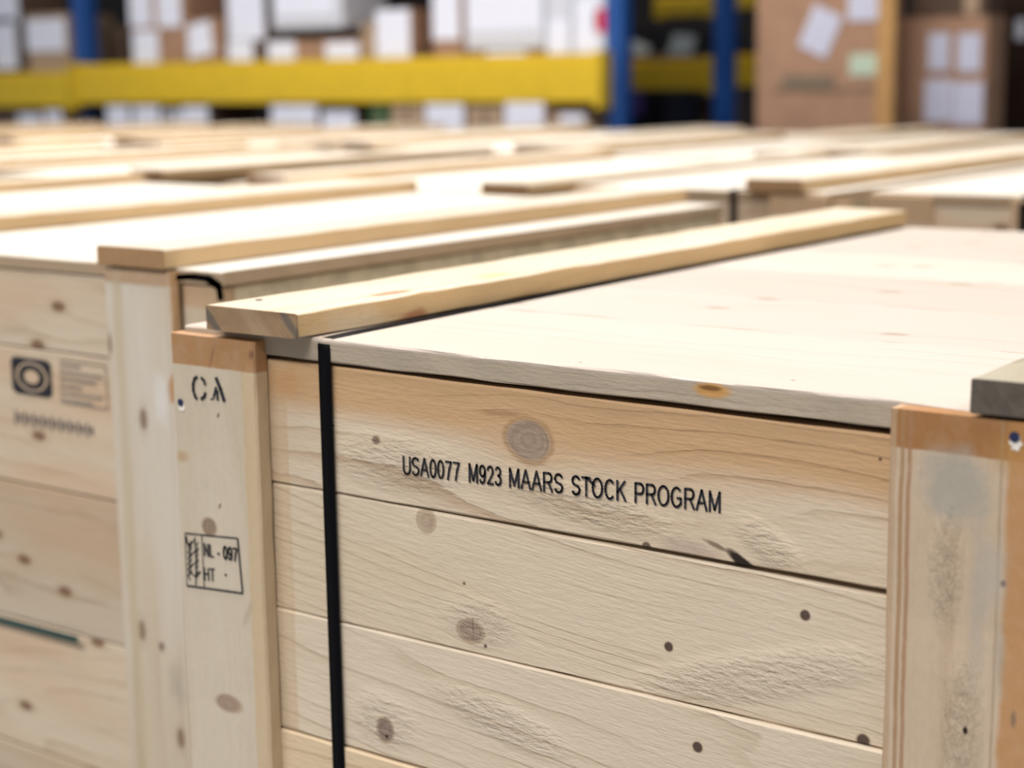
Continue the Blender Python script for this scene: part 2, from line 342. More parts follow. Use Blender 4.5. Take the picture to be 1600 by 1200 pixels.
rp = wood('right_post_wood', 'z', (.585, .46, .335), (.51, .385, .265), (.38, .25, .15), freq=14, lineamt=.3, flow=.5, seed=6, rand=False, blotch=.7,
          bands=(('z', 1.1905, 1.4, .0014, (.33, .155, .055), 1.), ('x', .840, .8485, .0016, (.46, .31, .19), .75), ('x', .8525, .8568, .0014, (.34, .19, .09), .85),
                 ('x', .8598, .8640, .0015, (.34, .18, .09), .85), ('x', .9575, 1.1, .004, (.46, .225, .08), .85), ('x', .950, .953, .0008, (.33, .23, .15), .6)),
          marks=((1.160, .885, .046, .044, .2, (.36, .33, .275), .6, .85), (1.05, .912, .12, .014, 0, (.40, .355, .29), .9, .6), (1.08, .925, .05, .022, 0, (.44, .39, .325), .9, .7), (1.0, .935, .05, .008, 0, (.38, .33, .26), .9, .6),
                 (1.2, .935, .03, .03, 0, (.42, .22, .06), .9, .5), (.924, .904, .0045, .0027, 0, (.02, .012, .01), .3, 1.), (1.074, .936, .005, .004, 0, (.2, .15, .13), .5, .9),
                 (.945, .95, .012, .004, 0, (.22, .15, .10), .6, .8), (.93, .98, .08, .02, 0, (.52, .38, .17), .9, .8)),
          fuzz=((1.08, .88, .07, .02, 0), (.93, .9, .08, .025, 0)))
board('corner_post', lp, mc, -.157, -.0055, -.0245, .0, .02, 1.222, 'z', bev=.003, jit=.0014, rnd=6)
board('corner_post', rp, mc, .8415, .997, -.027, .0, .02, 1.2275, 'z', bev=.0022, jit=.0014, rnd=7)
board('corner_post', post_m, mc, -.157, -.0055, DEP+.0005, DEP+.025, .02, 1.222, 'z', rnd=8)
board('corner_post', post_m, mc, .8415, .997, DEP+.0005, DEP+.025, .02, 1.222, 'z', rnd=9)
# sides and back
for x in (-.157, .972):
    for i in range(7): board('side_plank', side_m, mc, x, x+.025, .002, DEP-.032, .05+.165*i, .05+.165*i+.16, 'y', seg=.3, rnd=i)
for i in range(7): board('back_plank', brd_m, mc, -.15, .99, DEP-.03, DEP, .05+.165*i, .05+.165*i+.16, 'x', seg=.3, rnd=i+3)
mlid_m = wood('near_lid_wood', 'x', (.515, .44, .38), (.50, .42, .33), (.38, .28, .18), freq=16, lineamt=.25, flow=1.2, blotch=.5, rough=.55, grain=.5, vknots=.3, edge=((.46, .31, .18), .85))
# lid, made of planks laid edge to edge
le = wood('lid_front_plank_wood', 'x', (.505, .43, .37), (.49, .40, .32), (.36, .27, .18), freq=30, lineamt=.2, flow=1.2, rand=False, seed=11, blotch=.5, rough=.5, grain=.6,
          marks=((.6337, 1.2170, .027, .0105, 0, (.52, .27, .08), .5, .95), (.632, 1.2195, .018, .0038, 0, (.16, .07, .015), .6, .9), (.115, 1.3, .02, .01, .3, (.62, .46, .30), .9, .8),
                 (.7, 1.268, .0035, .003, 0, (.2, .1, .08), .5, .9), (.45, 1.25, .0025, .003, 0, (.2, .1, .08), .5, .9)),
          bands=(('z', 1.19, 1.2262, .0016, (.40, .325, .24), .9),))
board('lid_plank', le, mc, -.150, 1.0, -.004, .333, 1.2025, 1.230, 'x', bev=.0018, jit=.0016, seg=.02, rnd=11)
ys = [.3345, .62, .93, 1.22, 1.50, 1.755]
for i in range(5): board('lid_plank', mlid_m, mc, -.150, 1.0, ys[i], ys[i+1]-.0012, 1.2025, 1.230, 'x', bev=.0012, rnd=12+i)
# battens along the two long edges
lb = wood('left_batten_wood', 'y', (.59, .505, .385), (.56, .44, .29), (.40, .24, .11), freq=22, lineamt=.5, flow=1.0, rand=False, seed=4, blotch=.7,
          marks=((-.033, 1.188, .009, .013, 0, (.11, .095, .08), .7, .8), (-.033, 1.048, .009, .012, 0, (.10, .09, .08), .7, .8), (-.033, 1.125, .009, .03, 0, (.38, .27, .17), .9, .6), (.185, 1.178, .045, .016, .15, (.36, .14, .06), .5, .85), (.42, 1.17, .05, .03, 0, (.56, .37, .15), .8, .7), (.07, 1.18, .1, .04, 0, (.66, .54, .37), .9, .7)),
          edge=((.62, .39, .16), .8), bands=(('y', -.1, -.0275, .0010, (.27, .17, .095), .95),))
board('lid_batten', lb, mc, -.082, .0735, -.031, 1.752, 1.2325, 1.2630, 'y', bev=.0016, jit=.0014, rnd=21, seg=.03)
rb = wood('weathered_batten_wood', 'y', (.34, .30, .22), (.30, .25, .17), (.18, .14, .10), freq=26, lineamt=.5, rand=False, seed=8, blotch=.7,
          bands=(('y', -.1, -.0275, .0010, (.085, .066, .052), .97),))
board('lid_batten', rb, mc, .9215, 1.077, -.031, 1.755, 1.2318, 1.2650, 'y', bev=.0014, jit=.0018, rnd=22, seg=.03)
for x in (-.13, .36, .83): board('base_runner', side_m, mc, x, x+.12, .03, DEP-.03, 0, .049, 'y', seg=.4)
# black strap: up the front and over the lid
bm = bmesh.new(); pts = []; nr = []
def sx(z): return .0945+(1.2-z)*.003
for z in (.03, .3, .6, .7, .8, .9, 1.0, 1.1, 1.15, 1.2, 1.218): pts.append((sx(z), -.0045, z)); nr.append((0, -1, 0))
for a in (20, 45, 70): t = math.radians(a); pts.append((.0935, -.0045+.012*(1-math.cos(t)), 1.2185+.012*math.sin(t))); nr.append((0, -math.cos(t), math.sin(t)))
for i in range(1, 31):
    y = .01+i*.057; pts.append((.0915-.017*min(1, y/.7), y, 1.2305)); nr.append((0, 0, 1))
strip(bm, pts, (.0098, 0, 0), .0012, lambda i: nr[i]); mesh('strap', bm, black, mc, True)
bpy.data.meshes[-1]
# screws in splintered holes
def screw(x, y, z, nx, parent):
    bm = bmesh.new()
    bmesh.ops.create_cone(bm, cap_ends=True, segments=16, radius1=.0042*S, radius2=.0050*S, depth=.0012*S)
    R = Matrix.Rotation(math.radians(90), 4, 'X') if nx == 'front' else Matrix.Identity(4)
    for v in bm.verts: v.co = R @ v.co + V(x, y, z)
    mesh('screw', bm, screw_m, parent)
    if nx == 'front':
        bm = bmesh.new(); r = random.Random(int(x*1000)); n = 14; ring = []
        c = bm.verts.new(V(x+.001, y+.0004, z-.006))
        for k in range(n):
            a = 2*math.pi*k/n; q = .0075*r.uniform(.55, 1.1)
            ring.append(bm.verts.new(V(x+.001+q*math.cos(a)*.85, y+.0006-.0006*r.random(), z-.006+q*1.15*math.sin(a))))
        for k in range(n): bm.faces.new((c, ring[k], ring[(k+1) % n]))
        mesh('splinter', bm, chip_m, parent)
screw(-.1415, -.0255, 1.132, 'front', mc); screw(.9630, -.0280, 1.2135, 'front', mc); screw(-.058, .04, 1.2637, 'top', mc)
# lettering
bm = bmesh.new()
def zb(x): return 1.0775+(x-.212)*.0325
for w, x0, x1 in (('USA0077', .212, .298), ('M923', .311, .3585), ('MAARS', .3690, .4440), ('STOCK', .4555, .5270), ('PROGRAM', .5375, .6440)):
    text_into(bm, w, x0, x1, zb(x0), zb(x0)+.0218, zb(x1), -.0011, .0026)
quadstroke(bm, (.4745, zb(.479)+.0215), (.4865, zb(.4845)+.013), .003, -.0011)
o = mesh('printed_lettering', bm, ink, mc); o['label'] = 'black printed line USA0077 M923 MAARS STOCK PROGRAM'
bm = bmesh.new(); y = -.0257
polystroke(bm, [(-.1085, 1.1685), (-.1135, 1.1655), (-.1165, 1.158), (-.1165, 1.150), (-.1135, 1.1425), (-.1110, 1.1400)], .0042, y)
polystroke(bm, [(-.1005, 1.168), (-.0960, 1.165), (-.0940, 1.160)], .0038, y)
polystroke(bm, [(-.1025, 1.1405), (-.0965, 1.144), (-.0945, 1.149)], .0042, y)
polystroke(bm, [(-.0735, 1.170), (-.0665, 1.157), (-.0610, 1.1425)], .0052, y)
polystroke(bm, [(-.0745, 1.158), (-.0790, 1.1465)], .0034, y)
polystroke(bm, [(-.0725, 1.154), (-.0725, 1.1425)], .0036, y)
polystroke(bm, [(-.0845, 1.1415), (-.0790, 1.1445)], .002, y)
o = mesh('stencil_marking', bm, ink, mc); o['label'] = 'black stencilled letters CA'
bm = bmesh.new()
P = lambda px, py: (lambda q: (q.x, q.z))(at(px, py, 1, -.0257))
for a, c, w in (((289, 833), (371, 841), .0017), ((371, 841), (379, 927), .0024), ((379, 927), (292, 915), .0024), ((292, 915), (289, 833), .0009), ((315, 836), (319, 918), .0011)):
    quadstroke(bm, P(*a), P(*c), w, y)
polystroke(bm, [P(304, 840), P(306, 875), P(306, 914)], .0015, y)
polystroke(bm, [P(297, 893), P(306, 902), P(313, 893)], .0019, y)
for k in range(6):
    yy = 846+k*9.0
    polystroke(bm, [P(299, yy), P(294, yy+8), P(297, yy+15)], .0016, y)
    if k % 2 == 0: polystroke(bm, [P(304, yy-3), P(297, yy+5)], .0012, y)
    polystroke(bm, [P(309, yy+1), P(307, yy+7)], .0022 if k in (1, 3) else .0012, y)
polystroke(bm, [P(290, 838), P(292, 848), P(298, 853)], .0028, y)
def word(t, x0, y0, x1, y1, h, b=.0021):
    a = at(x0, y0, 1, -.0257); c = at(x1, y1, 1, -.0257); text_into(bm, t, a.x, c.x, a.z, a.z+h, c.z, y, b)
word('NL', 319, 868, 334, 871, .0165); word('097', 349, 873, 371, 877, .0170, .0026); word('HT', 319, 906, 336, 908, .0165)
quadstroke(bm, P(339.5, 865), P(343, 865.5), .0028, y); quadstroke(bm, P(351, 898), P(354, 898.5), .0026, y)
o = mesh('treatment_stamp', bm, ink, mc); o['label'] = 'black framed stamp with a wheat ear and NL - 097 HT'

# ------------------------------------------------------------------ other crates
def gen_crate(x0, x1, dep, dz=0, zs=None, root=None, lid_over=0, bl=(.075, .075), th=.028, strap=None, battens=(1, 1), side_out=0, pm=None, jit=.001, label='', group=None, loc=(0, 0, 0), pb=0):
    """local x runs from x0 to x1, the front planks stand on y = 0"""
    r = thing('wooden_crate', label, 'crate', loc, group)
    top = 1.198+dz; pm = pm or post_m
    zs = zs or [top-.165*i for i in range(8)]
    for i in range(len(zs)-1): board('front_plank', brd_m, r, x0+.01, x1-.01, 0, .025, zs[i+1]+.0012, zs[i]-.0012, 'x', jit=jit, rnd=i, seg=.15)
    for a in (x0, x1-.155):
        board('corner_post', pm, r, a, a+.155, -.0235, -.0005, .02, top+.02, 'z', bev=.003, rnd=i, seg=.2)
        board('corner_post', post_m, r, a, a+.155, dep+.0005, dep+.023, .02, top+.02, 'z', rnd=i, seg=.2)
    for a in (x0, x1-.022):
        for k in range(7): board('side_plank', mottled if side_out and a > x0 else side_m, r, a, a+.022+(side_out if a > x0 else 0), .026, dep-.026, .05+.165*k, (top if k == 6 else .05+.165*k+.163), 'y', seg=.2, rnd=k)
    sx_ = x1+side_out
    for a in (.0, dep-.10): board('side_post', post_m, r, (sx_+.0005) if not side_out else x1+.001, sx_+(.02 if not side_out else 0), a if not side_out or a else .002, a+.10 if (not side_out or a) else .0255, .02, top-.001, 'z', bev=.002, rnd=k, seg=.3)
    board('back_plank', brd_m, r, x0+.01, x1-.01, dep-.025, dep, .05, top, 'x', seg=.4)
    board('lid', lid_m, r, x0+.003, x1+lid_over, -.003, dep+.003, top+.0015, top+th, 'x', bev=.0018, jit=jit, seg=.05, rnd=30)
    if battens[0]: board('lid_batten', bat_m, r, x0+bl[0], x0+bl[0]+.155, -.031, dep+.02, top+th+.0008, top+th+.0318, 'y', bev=.0018, jit=.0014, rnd=31)
    if battens[1]: board('lid_batten', bat_m, r, x1-.155+bl[1], x1+bl[1], -.031, dep+.02, top+th+.0008, top+th+.0318, 'y', bev=.0018, jit=.0014, rnd=32)
    for a in (x0+.03, (x0+x1)/2-.06, x1-.15): board('base_runner', side_m, r, a, a+.12, .03, dep-.03, 0, .049, 'y', seg=.5)
    if strap is not None:
        bm = bmesh.new(); pts = []; nr = []
        for z in (.03, .6, top+.014): pts.append((strap, -.005 if x0+.155 < strap < x1-.155 else -.0245, z)); nr.append((0, -1, 0))
        pts.append((strap, -.003, top+th+.0012)); nr.append((0, -.7, .7))
        for k in range(1, 6): pts.append((strap, .02+k*(dep-.03)/5, top+th+.0015)); nr.append((0, 0, 1))
        strip(bm, pts, (.0098, 0, 0), .0012, lambda i: nr[i]); mesh('strap', bm, black, r)
    return r
# the crate to the left of the near one
l1 = gen_crate(-1.56, -.525, 1.55, dz=.028, zs=[1.226, 1.090, .845, .590, .345, .1], th=.024, lid_over=.10, side_out=.094, pm=l1post_m, bl=(.07, -.004), label='wooden crate at left edge with a dark square logo stamp and a loose green strap', loc=(0, .335, 0))
for o in l1.children:
    if o.name.startswith('lid_batten') : pass
y1 = .335-.0012
Q = lambda px, py: (lambda q: (q.x, q.z))(at(px, py, 1, y1))
def local_mesh(name, bm, mat, root, label=None):
    off = root.location.copy()
    for v in bm.verts: v.co -= off
    o = mesh(name, bm, mat, root)
    if label: o['label'] = label
    return o
bm = bmesh.new()
cx, cz = Q(49, 589)
hw = (Q(80, 589)[0]-Q(18, 589)[0])/2; hh = (Q(49, 560)[1]-Q(49, 618)[1])/2
n = 28                                                     # square plate of ink with a round opening, then a ring and a hub
def ringpoly(bm, ro, ri, sq=False):
    a, c = [], []
    for k in range(n):
        t = 2*math.pi*k/n; ct, st = math.cos(t), math.sin(t); m = max(abs(ct), abs(st)) if sq else 1
        a.append(bm.verts.new(V(cx+ro*ct/m*hw, y1, cz+ro*st/m*hh))); c.append(bm.verts.new(V(cx+ri*ct*hw, y1, cz+ri*st*hh)))
    for k in range(n): bm.faces.new((a[k], a[(k+1) % n], c[(k+1) % n], c[k]))
ringpoly(bm, 1.0, .80, True); ringpoly(bm, .68, .38)
local_mesh('logo_stamp', bm, ink, l1, 'dark square stamp with a ring inside')
bm = bmesh.new()
for k, (xa, xb) in enumerate(((98, 125), (98, 160), (98, 150), (98, 128), (98, 160), (98, 145))):
    yy = 570+k*11; quadstroke(bm, Q(xa, yy), Q(xb, yy+(xb-xa)*.14), .005, y1)
for a, c in (((95, 562), (165, 572)), ((165, 572), (168, 640)), ((168, 640), (96, 628)), ((96, 628), (95, 562))): quadstroke(bm, Q(*a), Q(*c), .0022, y1)
local_mesh('address_stamp', bm, inkf, l1, 'faded small print in a frame')
bm = bmesh.new()
for k in range(9):
    a = 24+k*14; quadstroke(bm, Q(a, 640+k*2.6), Q(a+1, 662+k*2.6), .007, y1); quadstroke(bm, Q(a+1, 650+k*2.6), Q(a+9, 652+k*2.6), .010, y1); quadstroke(bm, Q(a+8, 646+k*2.6), Q(a+9, 660+k*2.6), .005, y1)
local_mesh('faded_print', bm, inkf, l1)
bm = bmesh.new()
a = at(-60, 953, 1, y1-.004); c = at(122, 1000, 1, y1-.012)
pts = [a-(c-a)*2.2, a, a+(c-a)*.5, c]
strip(bm, pts, (0, 0, .0062), .0014, lambda i: (0, -1, 0)); local_mesh('strap', bm, green, l1, 'loose dark green strap')
# black wire end by the side of its lid
bm = bmesh.new(); pts = []
for px, py, yy in ((280, 438, .335), (300, 437, .345), (325, 440, .365), (342, 452, .385), (345, 470, .39)):
    q = at(px, py, 0, -.427); pts.append(q)
strip(bm, pts, (0, .006, 0), .009, lambda i: (0, 0, 1)); local_mesh('strap_end', bm, black, l1, 'black strap end')
GR = 'crates standing behind the nearest ones'
# second row: built individually where seen larger
gen_crate(-2.38, -1.27, 1.75, dz=0, bl=(.13, .07), label='crate right behind the left stamped crate, second row', loc=(0, 2.23, 0))
gen_crate(-1.13, -.38, 1.75, dz=.024, strap=-.645, label='narrow crate with black strap behind the far end of the near crate', loc=(0, 2.33, 0), bl=(.0, -.06), battens=(0, 1), lid_over=.0)
gen_crate(-.235, .265, 1.5, dz=.036, strap=.14, label='crate at right edge behind the near lid with a black strap', loc=(0, 2.26, 0), battens=(0, 0), lid_over=.0)
gen_crate(-2.75, -1.66, 1.6, dz=.01, label='crate at far left of the front row, only its white lid in view', loc=(0, .42, 0))
proto = gen_crate(0, 1.12, 1.74, label='', loc=(-3.95, 2.35, 0), group=GR)
def copy_tree(o, parent=None):
    c = o.copy(); COL.objects.link(c)
    if parent is not None: c.parent = parent
    for ch in list(o.children): copy_tree(ch, c)
    return c
spots = [(-3.95, 2.35, 0, 'second row'), (-5.2, 2.2, .006, 'second row')]
for k, (x, dy) in enumerate(((-1.30, .08), (-2.12, -.08) , (-3.72, .32), (-4.95, 0.05), (-6.15, .15), (-7.4, 0))):
    pass
spots += [(-.20, 4.32, .0, 'third row'), (-1.42, 4.30, .0, 'third row'), (-2.62, 4.18, -.004, 'third row'), (-3.84, 4.34, .004, 'third row'), (-5.06, 4.2, 0, 'third row'), (-6.3, 4.3, .006, 'third row'), (-7.5, 4.2, 0, 'third row')]
spots += [(x, y, dz-.052, 'fourth row') for x, y, dz in ((-1.55, 6.42, 0), (-2.78, 6.45, .004), (-4.0, 6.3, 0), (-5.22, 6.42, 0), (-6.45, 6.35, .006), (-7.7, 6.4, 0), (-8.95, 6.45, .004), (-10.2, 6.4, 0))]
ordn = ['rightmost', 'second from the right', 'third from the right', 'fourth from the right', 'fifth from the right', 'sixth from the right', 'seventh from the right', 'eighth from the right']
cnt = {}
for i, (x, y, dz, row) in enumerate(spots):
    c = proto if i == 0 else copy_tree(proto)
    c.location = V(x, y, 0); c.scale = (1, 1, 1+dz/1.2)
    k = cnt.get(row, 0); cnt[row] = k+1
    if row == 'second row': c['label'] = ('blurred pale crate left of the crate behind the stamped one, second row', 'blurred pale crate at the left edge of the second row')[k]
    else: c['label'] = f'blurred crate, {ordn[k]} in the {row} of crates'

# ------------------------------------------------------------------ racking and goods behind
YR = 8.75
blue = plain('blue_rack_paint', (.012, .075, .30), .45, var=.15)
yellow = plain('yellow_beam_paint', (.70, .47, .02), .45, var=.15, scale=8)
deckm = plain('shelf_deck_board', (.20, .15, .10), .7, var=.2)
card = plain('brown_cardboard', (.38, .22, .14), .8, var=.25, scale=6)
card2 = plain('tan_cardboard', (.44, .31, .21), .8, var=.25, scale=6)
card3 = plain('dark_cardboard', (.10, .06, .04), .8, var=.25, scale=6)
verydark = plain('soot_brown_cardboard', (.035, .020, .014), .9, var=.25, scale=6, spec=.1)
white = plain('white_label_paper', (.80, .82, .95), .6, var=.06)
whiter = plain('bluish_white_paper', (.55, .56, .70), .6, var=.06)
whitew = plain('white_shrink_wrap', (.66, .68, .76), .35, var=.12, scale=12, bump=.004)
bagm = plain('black_bag_film', (.012, .014, .022), .3, var=.2, bump=.01, scale=12)
red = plain('red_tag_plastic', (.85, .03, .08), .5)
greenb = plain('green_carton', (.03, .12, .04), .6)
purple = plain('purple_tag', (.12, .07, .35), .6)
orangew = plain('orange_pine_post', (.50, .28, .10), .7, var=.3, scale=8)
palegreen = plain('pale_green_label', (.48, .58, .46), .6)

def upright(label, xa, xb, y, h=6.0, dep=1.5):
    r = thing('rack_upright', label, 'rack upright', ((xa+xb)/2, y, 0), 'blue rack uprights')
    w = (xb-xa)/2
    for yy in (0, dep): bx('post', blue, r, -w, w, yy, yy+.12, .02, h, bev=.01)
    for yy in (0, dep): bx('base_plate', blue, r, -w-.05, w+.05, yy-.03, yy+.15, 0, .019)
    for k in (0, 2, 3, 4):
        bm = bmesh.new(); z = .1+k*1.1; c = [(-.02, .1, z), (-.02, dep+.02, z+.9)]
        if k % 2: c = [(-.02, .1, z+.9), (-.02, dep+.02, z)]
        pts = [Vector(c[0]), Vector(c[1])]
        strip(bm, pts, (0, 0, .04), .04, lambda i: (1, 0, 0)); mesh('brace', bm, blue, r)
    return r
def beam(label, xa, xb, y, z0, z1):
    r = thing('rack_beam', label, 'rack beam', ((xa+xb)/2, y, z0), 'yellow rack beams')
    w = (xb-xa)/2
    bm = bmesh.new()                                        # box beam with a step along its top
    h = z1-z0; sec = [(0, 0), (0, h*.82), (.035, h*.82), (.035, h), (.12, h), (.12, 0)]
    rings = [[bm.verts.new(V(x, yy, zz)) for yy, zz in sec] for x in (-w+.03, w-.03)]
    for k in range(6): bm.faces.new((rings[0][k], rings[0][(k+1) % 6], rings[1][(k+1) % 6], rings[1][k]))
    bm.faces.new(rings[0]); bm.faces.new(rings[1]); mesh('beam', bm, yellow, r)
    for s in (-1, 1): bx('connector', yellow, r, s*w-.03*(1+s), s*w+.03*(1-s), -.02, .12, -.05*h*3, h*1.04, bev=.006)
    return r
def deck(label, xa, xb, y, z, dep=1.4):
    o = bx('shelf_deck', deckm, None, xa, xb, y, y+dep, z-.03, z, bev=.004)
    o['label'] = label; o['category'] = 'shelf'; o['group'] = 'rack shelf decks'; return o
pA = at(944, 0, 1, YR-.02); pB = at(970, 0, 1, YR-.02); qA = at(108, 0, 1, YR-.02); qB = at(130, 0, 1, YR-.02)
upright('blue rack upright at the right end of the long yellow beam', pA.x, pB.x, YR)
upright('blue rack upright at left where two yellow beams meet', qA.x, qB.x, YR)
zt = 1.69; z0 = 1.355
beam('long yellow rack beam across the middle of the background', qB.x-.09, pA.x+.05, YR-.125, z0, zt)
beam('yellow rack beam running off at the left edge', qA.x-5.6, qA.x+.07, YR-.125, z0-.03, zt-.06)
upright('blue rack upright far off at the left, beyond the frame', qA.x-5.7, qA.x-5.52, YR)
deck('shelf deck behind the long yellow beam', qB.x+.01, pA.x-.02, YR+.005, zt-.01)
deck('shelf deck behind the left yellow beam', qA.x-5.5, qA.x-.02, YR+.005, zt-.07)
deck('lower shelf deck under the long yellow beam', qB.x+.06, pA.x-.08, YR-.125, .62)
deck('unseen deck added above the frame to shade the shelf over the long beam', qB.x+.01, pA.x-.02, YR+.005, 3.1)  # out of view, added to keep ambient light off the goods below
deck('unseen deck added above the frame to shade the shelf over the left beam', qA.x-5.5, qA.x-.02, YR+.005, 3.1)  # likewise an added, unseen light blocker over the left bay
deck('lower shelf deck under the left beam', qA.x-5.5, qA.x-.08, YR-.125, .62)
def goods(name, label, cat, px, mat, labels, yf=YR+.03, dep=.55, zbase=None, lm=None, group=None, extra=None):
    """a carton given by its rectangle in the photograph on the plane of its front"""
    x0, y0, x1, y1 = px; ym = (y0+y1)/2; xm = (x0+x1)/2
    a = at(x0, ym, 1, yf).x; b = at(x1, ym, 1, yf).x
    zt_ = at(xm, y0, 1, yf).z; zb_ = zbase if zbase is not None else at(xm, y1, 1, yf).z
    r = thing(name, label, cat, ((a+b)/2, yf, zb_), group)
    w = (b-a)/2; h = zt_-zb_; cxx = (a+b)/2
    bm = bmesh.new(); box(bm, -w, w, 0, dep, 0, h)
    bmesh.ops.bevel(bm, geom=bm.edges[:], offset=.012*S, segments=2, affect='EDGES')
    mesh('carton' if name != 'wrapped_parcel' else 'parcel_body', bm, mat, r)
    if name == 'cardboard_box': 
        bx('tape', deckm, r, -.02, .02, -.003, -.0005, h*.72, h-.012)
    for L in labels:
        lx0, ly0, lx1, ly1 = L[:4]; tilt = L[4] if len(L) > 4 else 0; m = L[5] if len(L) > 5 else white
        c = at((lx0+lx1)/2, (ly0+ly1)/2, 1, yf); a2 = at(lx0, (ly0+ly1)/2, 1, yf).x; b2 = at(lx1, (ly0+ly1)/2, 1, yf).x
        zc1 = at((lx0+lx1)/2, ly0, 1, yf).z; zc0 = at((lx0+lx1)/2, ly1, 1, yf).z
        hw_ = (b2-a2)/2; hh_ = (zc1-zc0)/2; cc = (c.x-cxx, (zc0+zc1)/2-zb_)
        ct, st = math.cos(tilt), math.sin(tilt)
        bm = bmesh.new(); fr = []; bk = []
        for ux, uz in ((-1, -1), (1, -1), (1, 1), (-1, 1)):
            X = cc[0]+ux*hw_*ct-uz*hh_*st; Z = cc[1]+ux*hw_*st+uz*hh_*ct
            X = max(-w+.005, min(w-.005, X)); Z = max(.005, min(h-.005, Z))
            fr.append(bm.verts.new(V(X, -.009, Z))); bk.append(bm.verts.new(V(X, -.0006, Z)))
        bm.faces.new(fr); bm.faces.new(bk)
        for k in range(4): bm.faces.new((fr[k], fr[(k+1) % 4], bk[(k+1) % 4], bk[k]))
        mesh('paper_label', bm, m, r)
    return r
G1 = 'labelled boxes on the shelf above the yellow beam'; G2 = 'boxes on the lower shelf under the yellow beam'
zl = zt-.069
Zs = zt-.009
YS = YR+.02
goods('cardboard_box', 'tan box with a white label left of the left blue upright', 'box', (42, 22, 106, 112), card2, ((42, 30, 102, 80),), yf=YR+.02, zbase=zl, group=G1)
goods('wrapped_parcel', 'tall white parcel at the left edge of the shelf', 'parcel', (-40, -60, 30, 112), card3, ((-30, -40, 36, 36), (-10, 28, 26, 108)), yf=YR+.02, zbase=zl, group=G1)
goods('cardboard_box', 'dark box just right of the left blue upright', 'box', (166, 40, 198, 100), card3, (), yf=YR+.4, dep=.2, zbase=Zs, group=G1)
goods('cardboard_box', 'brown box with three white labels right of the left upright', 'box', (203, -60, 290, 102), card, ((200, -30, 236, 42), (246, -30, 282, 42), (209, 48, 248, 104)), yf=YS, zbase=Zs, group=G1)
goods('cardboard_box', 'brown box with one tilted white label near the left upright', 'box', (294, 28, 346, 102), card, ((281, 36, 331, 88, .12),), yf=YS, zbase=Zs, group=G1)
goods('cardboard_box', 'box covered by a big white sheet and two small labels', 'box', (354, -60, 414, 100), card3, ((356, -50, 412, 62), (346, 64, 396, 106)), yf=YS, zbase=Zs, group=G1)
goods('cardboard_box', 'low brown box with two square white labels under a white parcel', 'box', (418, 62, 562, 99), card, ((420, 64, 462, 106), (510, 66, 560, 104)), yf=YS, zbase=Zs, group=G1)
goods('wrapped_parcel', 'wide white parcel on top of a low brown box, left of centre', 'parcel', (424, -60, 534, 46), whitew, ((430, -40, 520, 25),), yf=YS, zbase=at(442, 60, 1, YS).z+.07, group=G1)
goods('cardboard_box', 'narrow plain tan box at the centre of the shelf', 'box', (565, 34, 586, 98), card2, (), yf=YS, zbase=Zs, group=G1)
goods('cardboard_box', 'brown box with a tall white label beside the dark shelf gap', 'box', (588, 14, 645, 97), card, ((588, 12, 641, 96),), yf=YS, zbase=Zs, group=G1)
goods('cardboard_box', 'tall box with a narrow white label right of the dark gap', 'box', (676, -60, 722, 95), card, ((674, -30, 718, 62),), yf=YS, zbase=Zs, group=G1)
goods('wrapped_parcel', 'largest bright white parcel on the shelf with a hanging sheet', 'parcel', (726, -60, 850, 74), whitew, ((730, -20, 846, 50),), yf=YS, zbase=at(788, 77, 1, YS).z+.003, group=G1)
goods('cardboard_box', 'low box with a white sheet under the largest white parcel', 'box', (726, 78, 850, 95), card, ((760, 60, 822, 108),), yf=YS, zbase=Zs, group=G1)
goods('wrapped_parcel', 'grey white parcel left of the red tag', 'parcel', (853, -60, 893, 92), whitew, ((856, 30, 890, 84),), yf=YS, zbase=Zs, group=G1)
goods('wrapped_parcel', 'white parcel with a red tag beside the right blue upright', 'parcel', (896, -60, 946, 92), whitew, ((898, 0, 935, 84), (930, 14, 946, 50, 0, red)), yf=YS, dep=.2, zbase=Zs, group=G1)
zlow = .621
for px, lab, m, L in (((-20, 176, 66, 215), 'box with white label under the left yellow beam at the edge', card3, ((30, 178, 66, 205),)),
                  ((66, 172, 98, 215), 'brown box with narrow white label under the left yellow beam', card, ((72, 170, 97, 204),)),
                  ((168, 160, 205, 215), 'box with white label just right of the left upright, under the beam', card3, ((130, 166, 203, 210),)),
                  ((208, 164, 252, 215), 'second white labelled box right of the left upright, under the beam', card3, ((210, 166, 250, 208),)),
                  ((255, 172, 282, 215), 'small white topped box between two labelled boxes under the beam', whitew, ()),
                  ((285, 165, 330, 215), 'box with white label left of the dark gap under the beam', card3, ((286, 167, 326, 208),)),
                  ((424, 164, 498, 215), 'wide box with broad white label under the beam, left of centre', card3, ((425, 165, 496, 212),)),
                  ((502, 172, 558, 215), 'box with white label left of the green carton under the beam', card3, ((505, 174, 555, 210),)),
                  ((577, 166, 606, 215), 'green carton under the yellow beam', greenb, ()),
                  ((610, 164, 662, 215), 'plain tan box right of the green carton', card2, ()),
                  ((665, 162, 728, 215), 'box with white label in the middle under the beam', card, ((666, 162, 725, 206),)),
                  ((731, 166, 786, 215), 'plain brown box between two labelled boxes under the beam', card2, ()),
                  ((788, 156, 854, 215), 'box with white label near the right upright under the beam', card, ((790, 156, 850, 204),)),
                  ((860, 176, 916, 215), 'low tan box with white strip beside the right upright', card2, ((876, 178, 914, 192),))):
    goods('cardboard_box', lab, 'box', px, m, L, yf=YR-.11, zbase=zlow, group=G2)
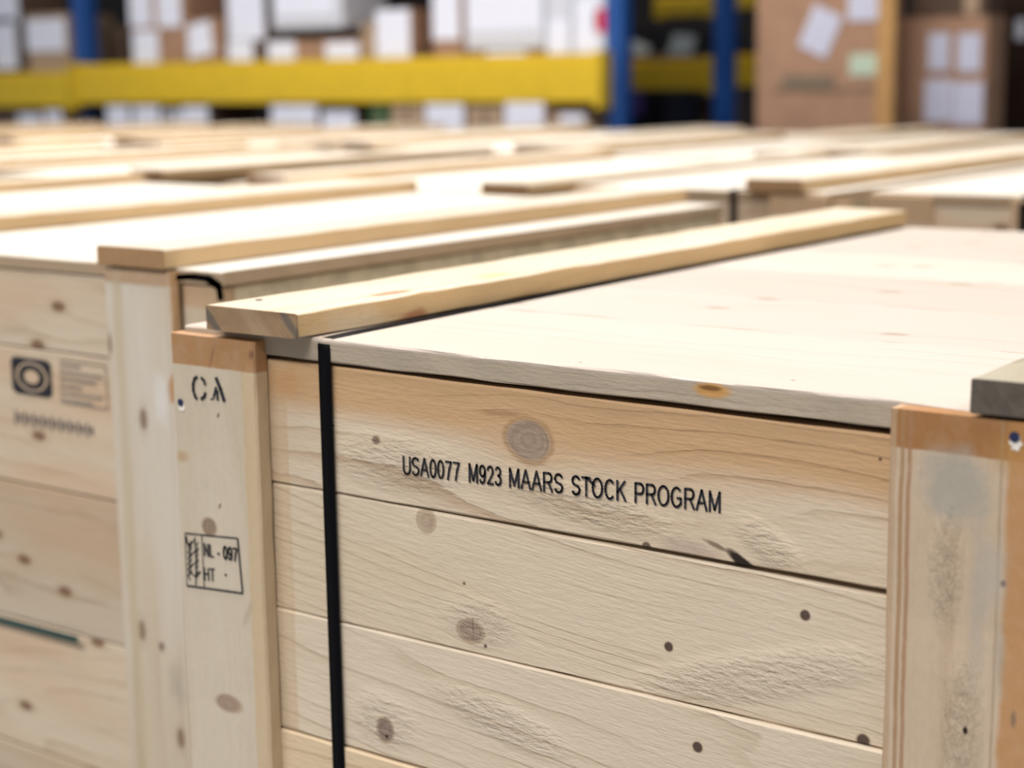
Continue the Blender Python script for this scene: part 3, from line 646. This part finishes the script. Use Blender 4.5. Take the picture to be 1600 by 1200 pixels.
# racking further back on the right
Y2 = 11.4
def bpx(label, x0, yt, x1, yb, y):
    a = at(x0, (yt+yb)/2, 1, y); c = at(x1, (yt+yb)/2, 1, y); zt2 = at((x0+x1)/2, yt, 1, y).z; zb2 = at((x0+x1)/2, yb, 1, y).z
    beam(label, a.x, c.x, y-.125, zb2, zt2)
blue_a = at(1120, 90, 1, Y2); blue_b = at(1138, 90, 1, Y2)
upright('dark blue rack upright further back on the right', blue_a.x, blue_b.x, Y2)
bpx('yellow beam far back left of the dark blue upright, lower level', 990, 92, 1126, 140, Y2)
bpx('yellow beam far back left of the dark blue upright, upper level', 1035, -6, 1124, 24, Y2)
bpx('short yellow beam far back right of the dark blue upright, lower level', 1146, 84, 1240, 134, Y2)
bpx('short yellow beam far back right of the dark blue upright, upper level', 1146, -20, 1240, 12, Y2)
goods('plastic_bag', 'black film bag with a pale tilted tag between the blue uprights', 'bag', (1020, 52, 1112, 94), bagm, ((1047, 50, 1084, 94, -.3, plain('pale_blue_tag', (.70, .82, .92), .5)),), yf=Y2+.05, zbase=at(1060, 97, 1, Y2+.05).z)
goods('plastic_bag', 'black film bag with a pale tag just right of the right upright', 'bag', (955, 50, 1018, 94), bagm, ((978, 66, 1012, 112, -.35, plain('pale_grey_tag', (.70, .80, .90), .5)),), yf=Y2+.05, zbase=at(980, 97, 1, Y2+.05).z)
goods('cardboard_box', 'dark brown box below the far left yellow beam', 'box', (1045, 152, 1110, 215), card3, (), yf=Y2+.1, zbase=0.001)
goods('plastic_drum', 'dark drum with purple tag beside the right blue upright', 'drum', (985, 140, 1040, 215), bagm, ((982, 142, 1004, 180, 0, purple),), yf=Y2-.6, zbase=0.001)
# big cartons standing on the right
r = goods('cardboard_crate', 'tall brown cardboard crate with tilted white label and orange pine corner', 'crate', (1182, -160, 1386, 215), card,
      ((1258, 14, 1306, 84, -.42, whiter), (1326, -30, 1386, 32, 0, whiter), (1328, 84, 1382, 118, 0, palegreen), (1222, 117, 1302, 137, 0, deckm), (1205, 138, 1384, 142, 0, deckm)), yf=YR, dep=.23, zbase=0.001)
a = at(1374, 100, 1, YR).x - r.location.x/S; b2 = at(1400, 100, 1, YR).x - r.location.x/S
bx('corner_post', orangew, r, a, b2, -.04, -.001, .0, 2.9, bev=.01)
goods('cardboard_crate', 'brown carton with two rows of white labels right of the pine corner', 'crate', (1394, 26, 1542, 215), card,
      ((1451, 52, 1484, 110, 0, whiter), (1497, 52, 1533, 112, 0, whiter), (1445, 124, 1488, 190, 0, whiter), (1490, 128, 1536, 194, 0, whiter)), yf=YR+.25, dep=.3, zbase=0.001)
goods('cardboard_box', 'dark carton stacked on the carton with two rows of labels', 'box', (1425, -160, 1545, 22), card3, ((1508, -20, 1530, 22, 0, card2),), yf=YR+.28, dep=.25, zbase=at(1480, 26, 1, YR+.25).z+.002)
goods('cardboard_crate', 'dark brown carton at the right edge with a pale round spot', 'crate', (1550, -160, 1760, 215), verydark, ((1588, 30, 1604, 62),), yf=YR+1.2, dep=1.0, zbase=0.001)
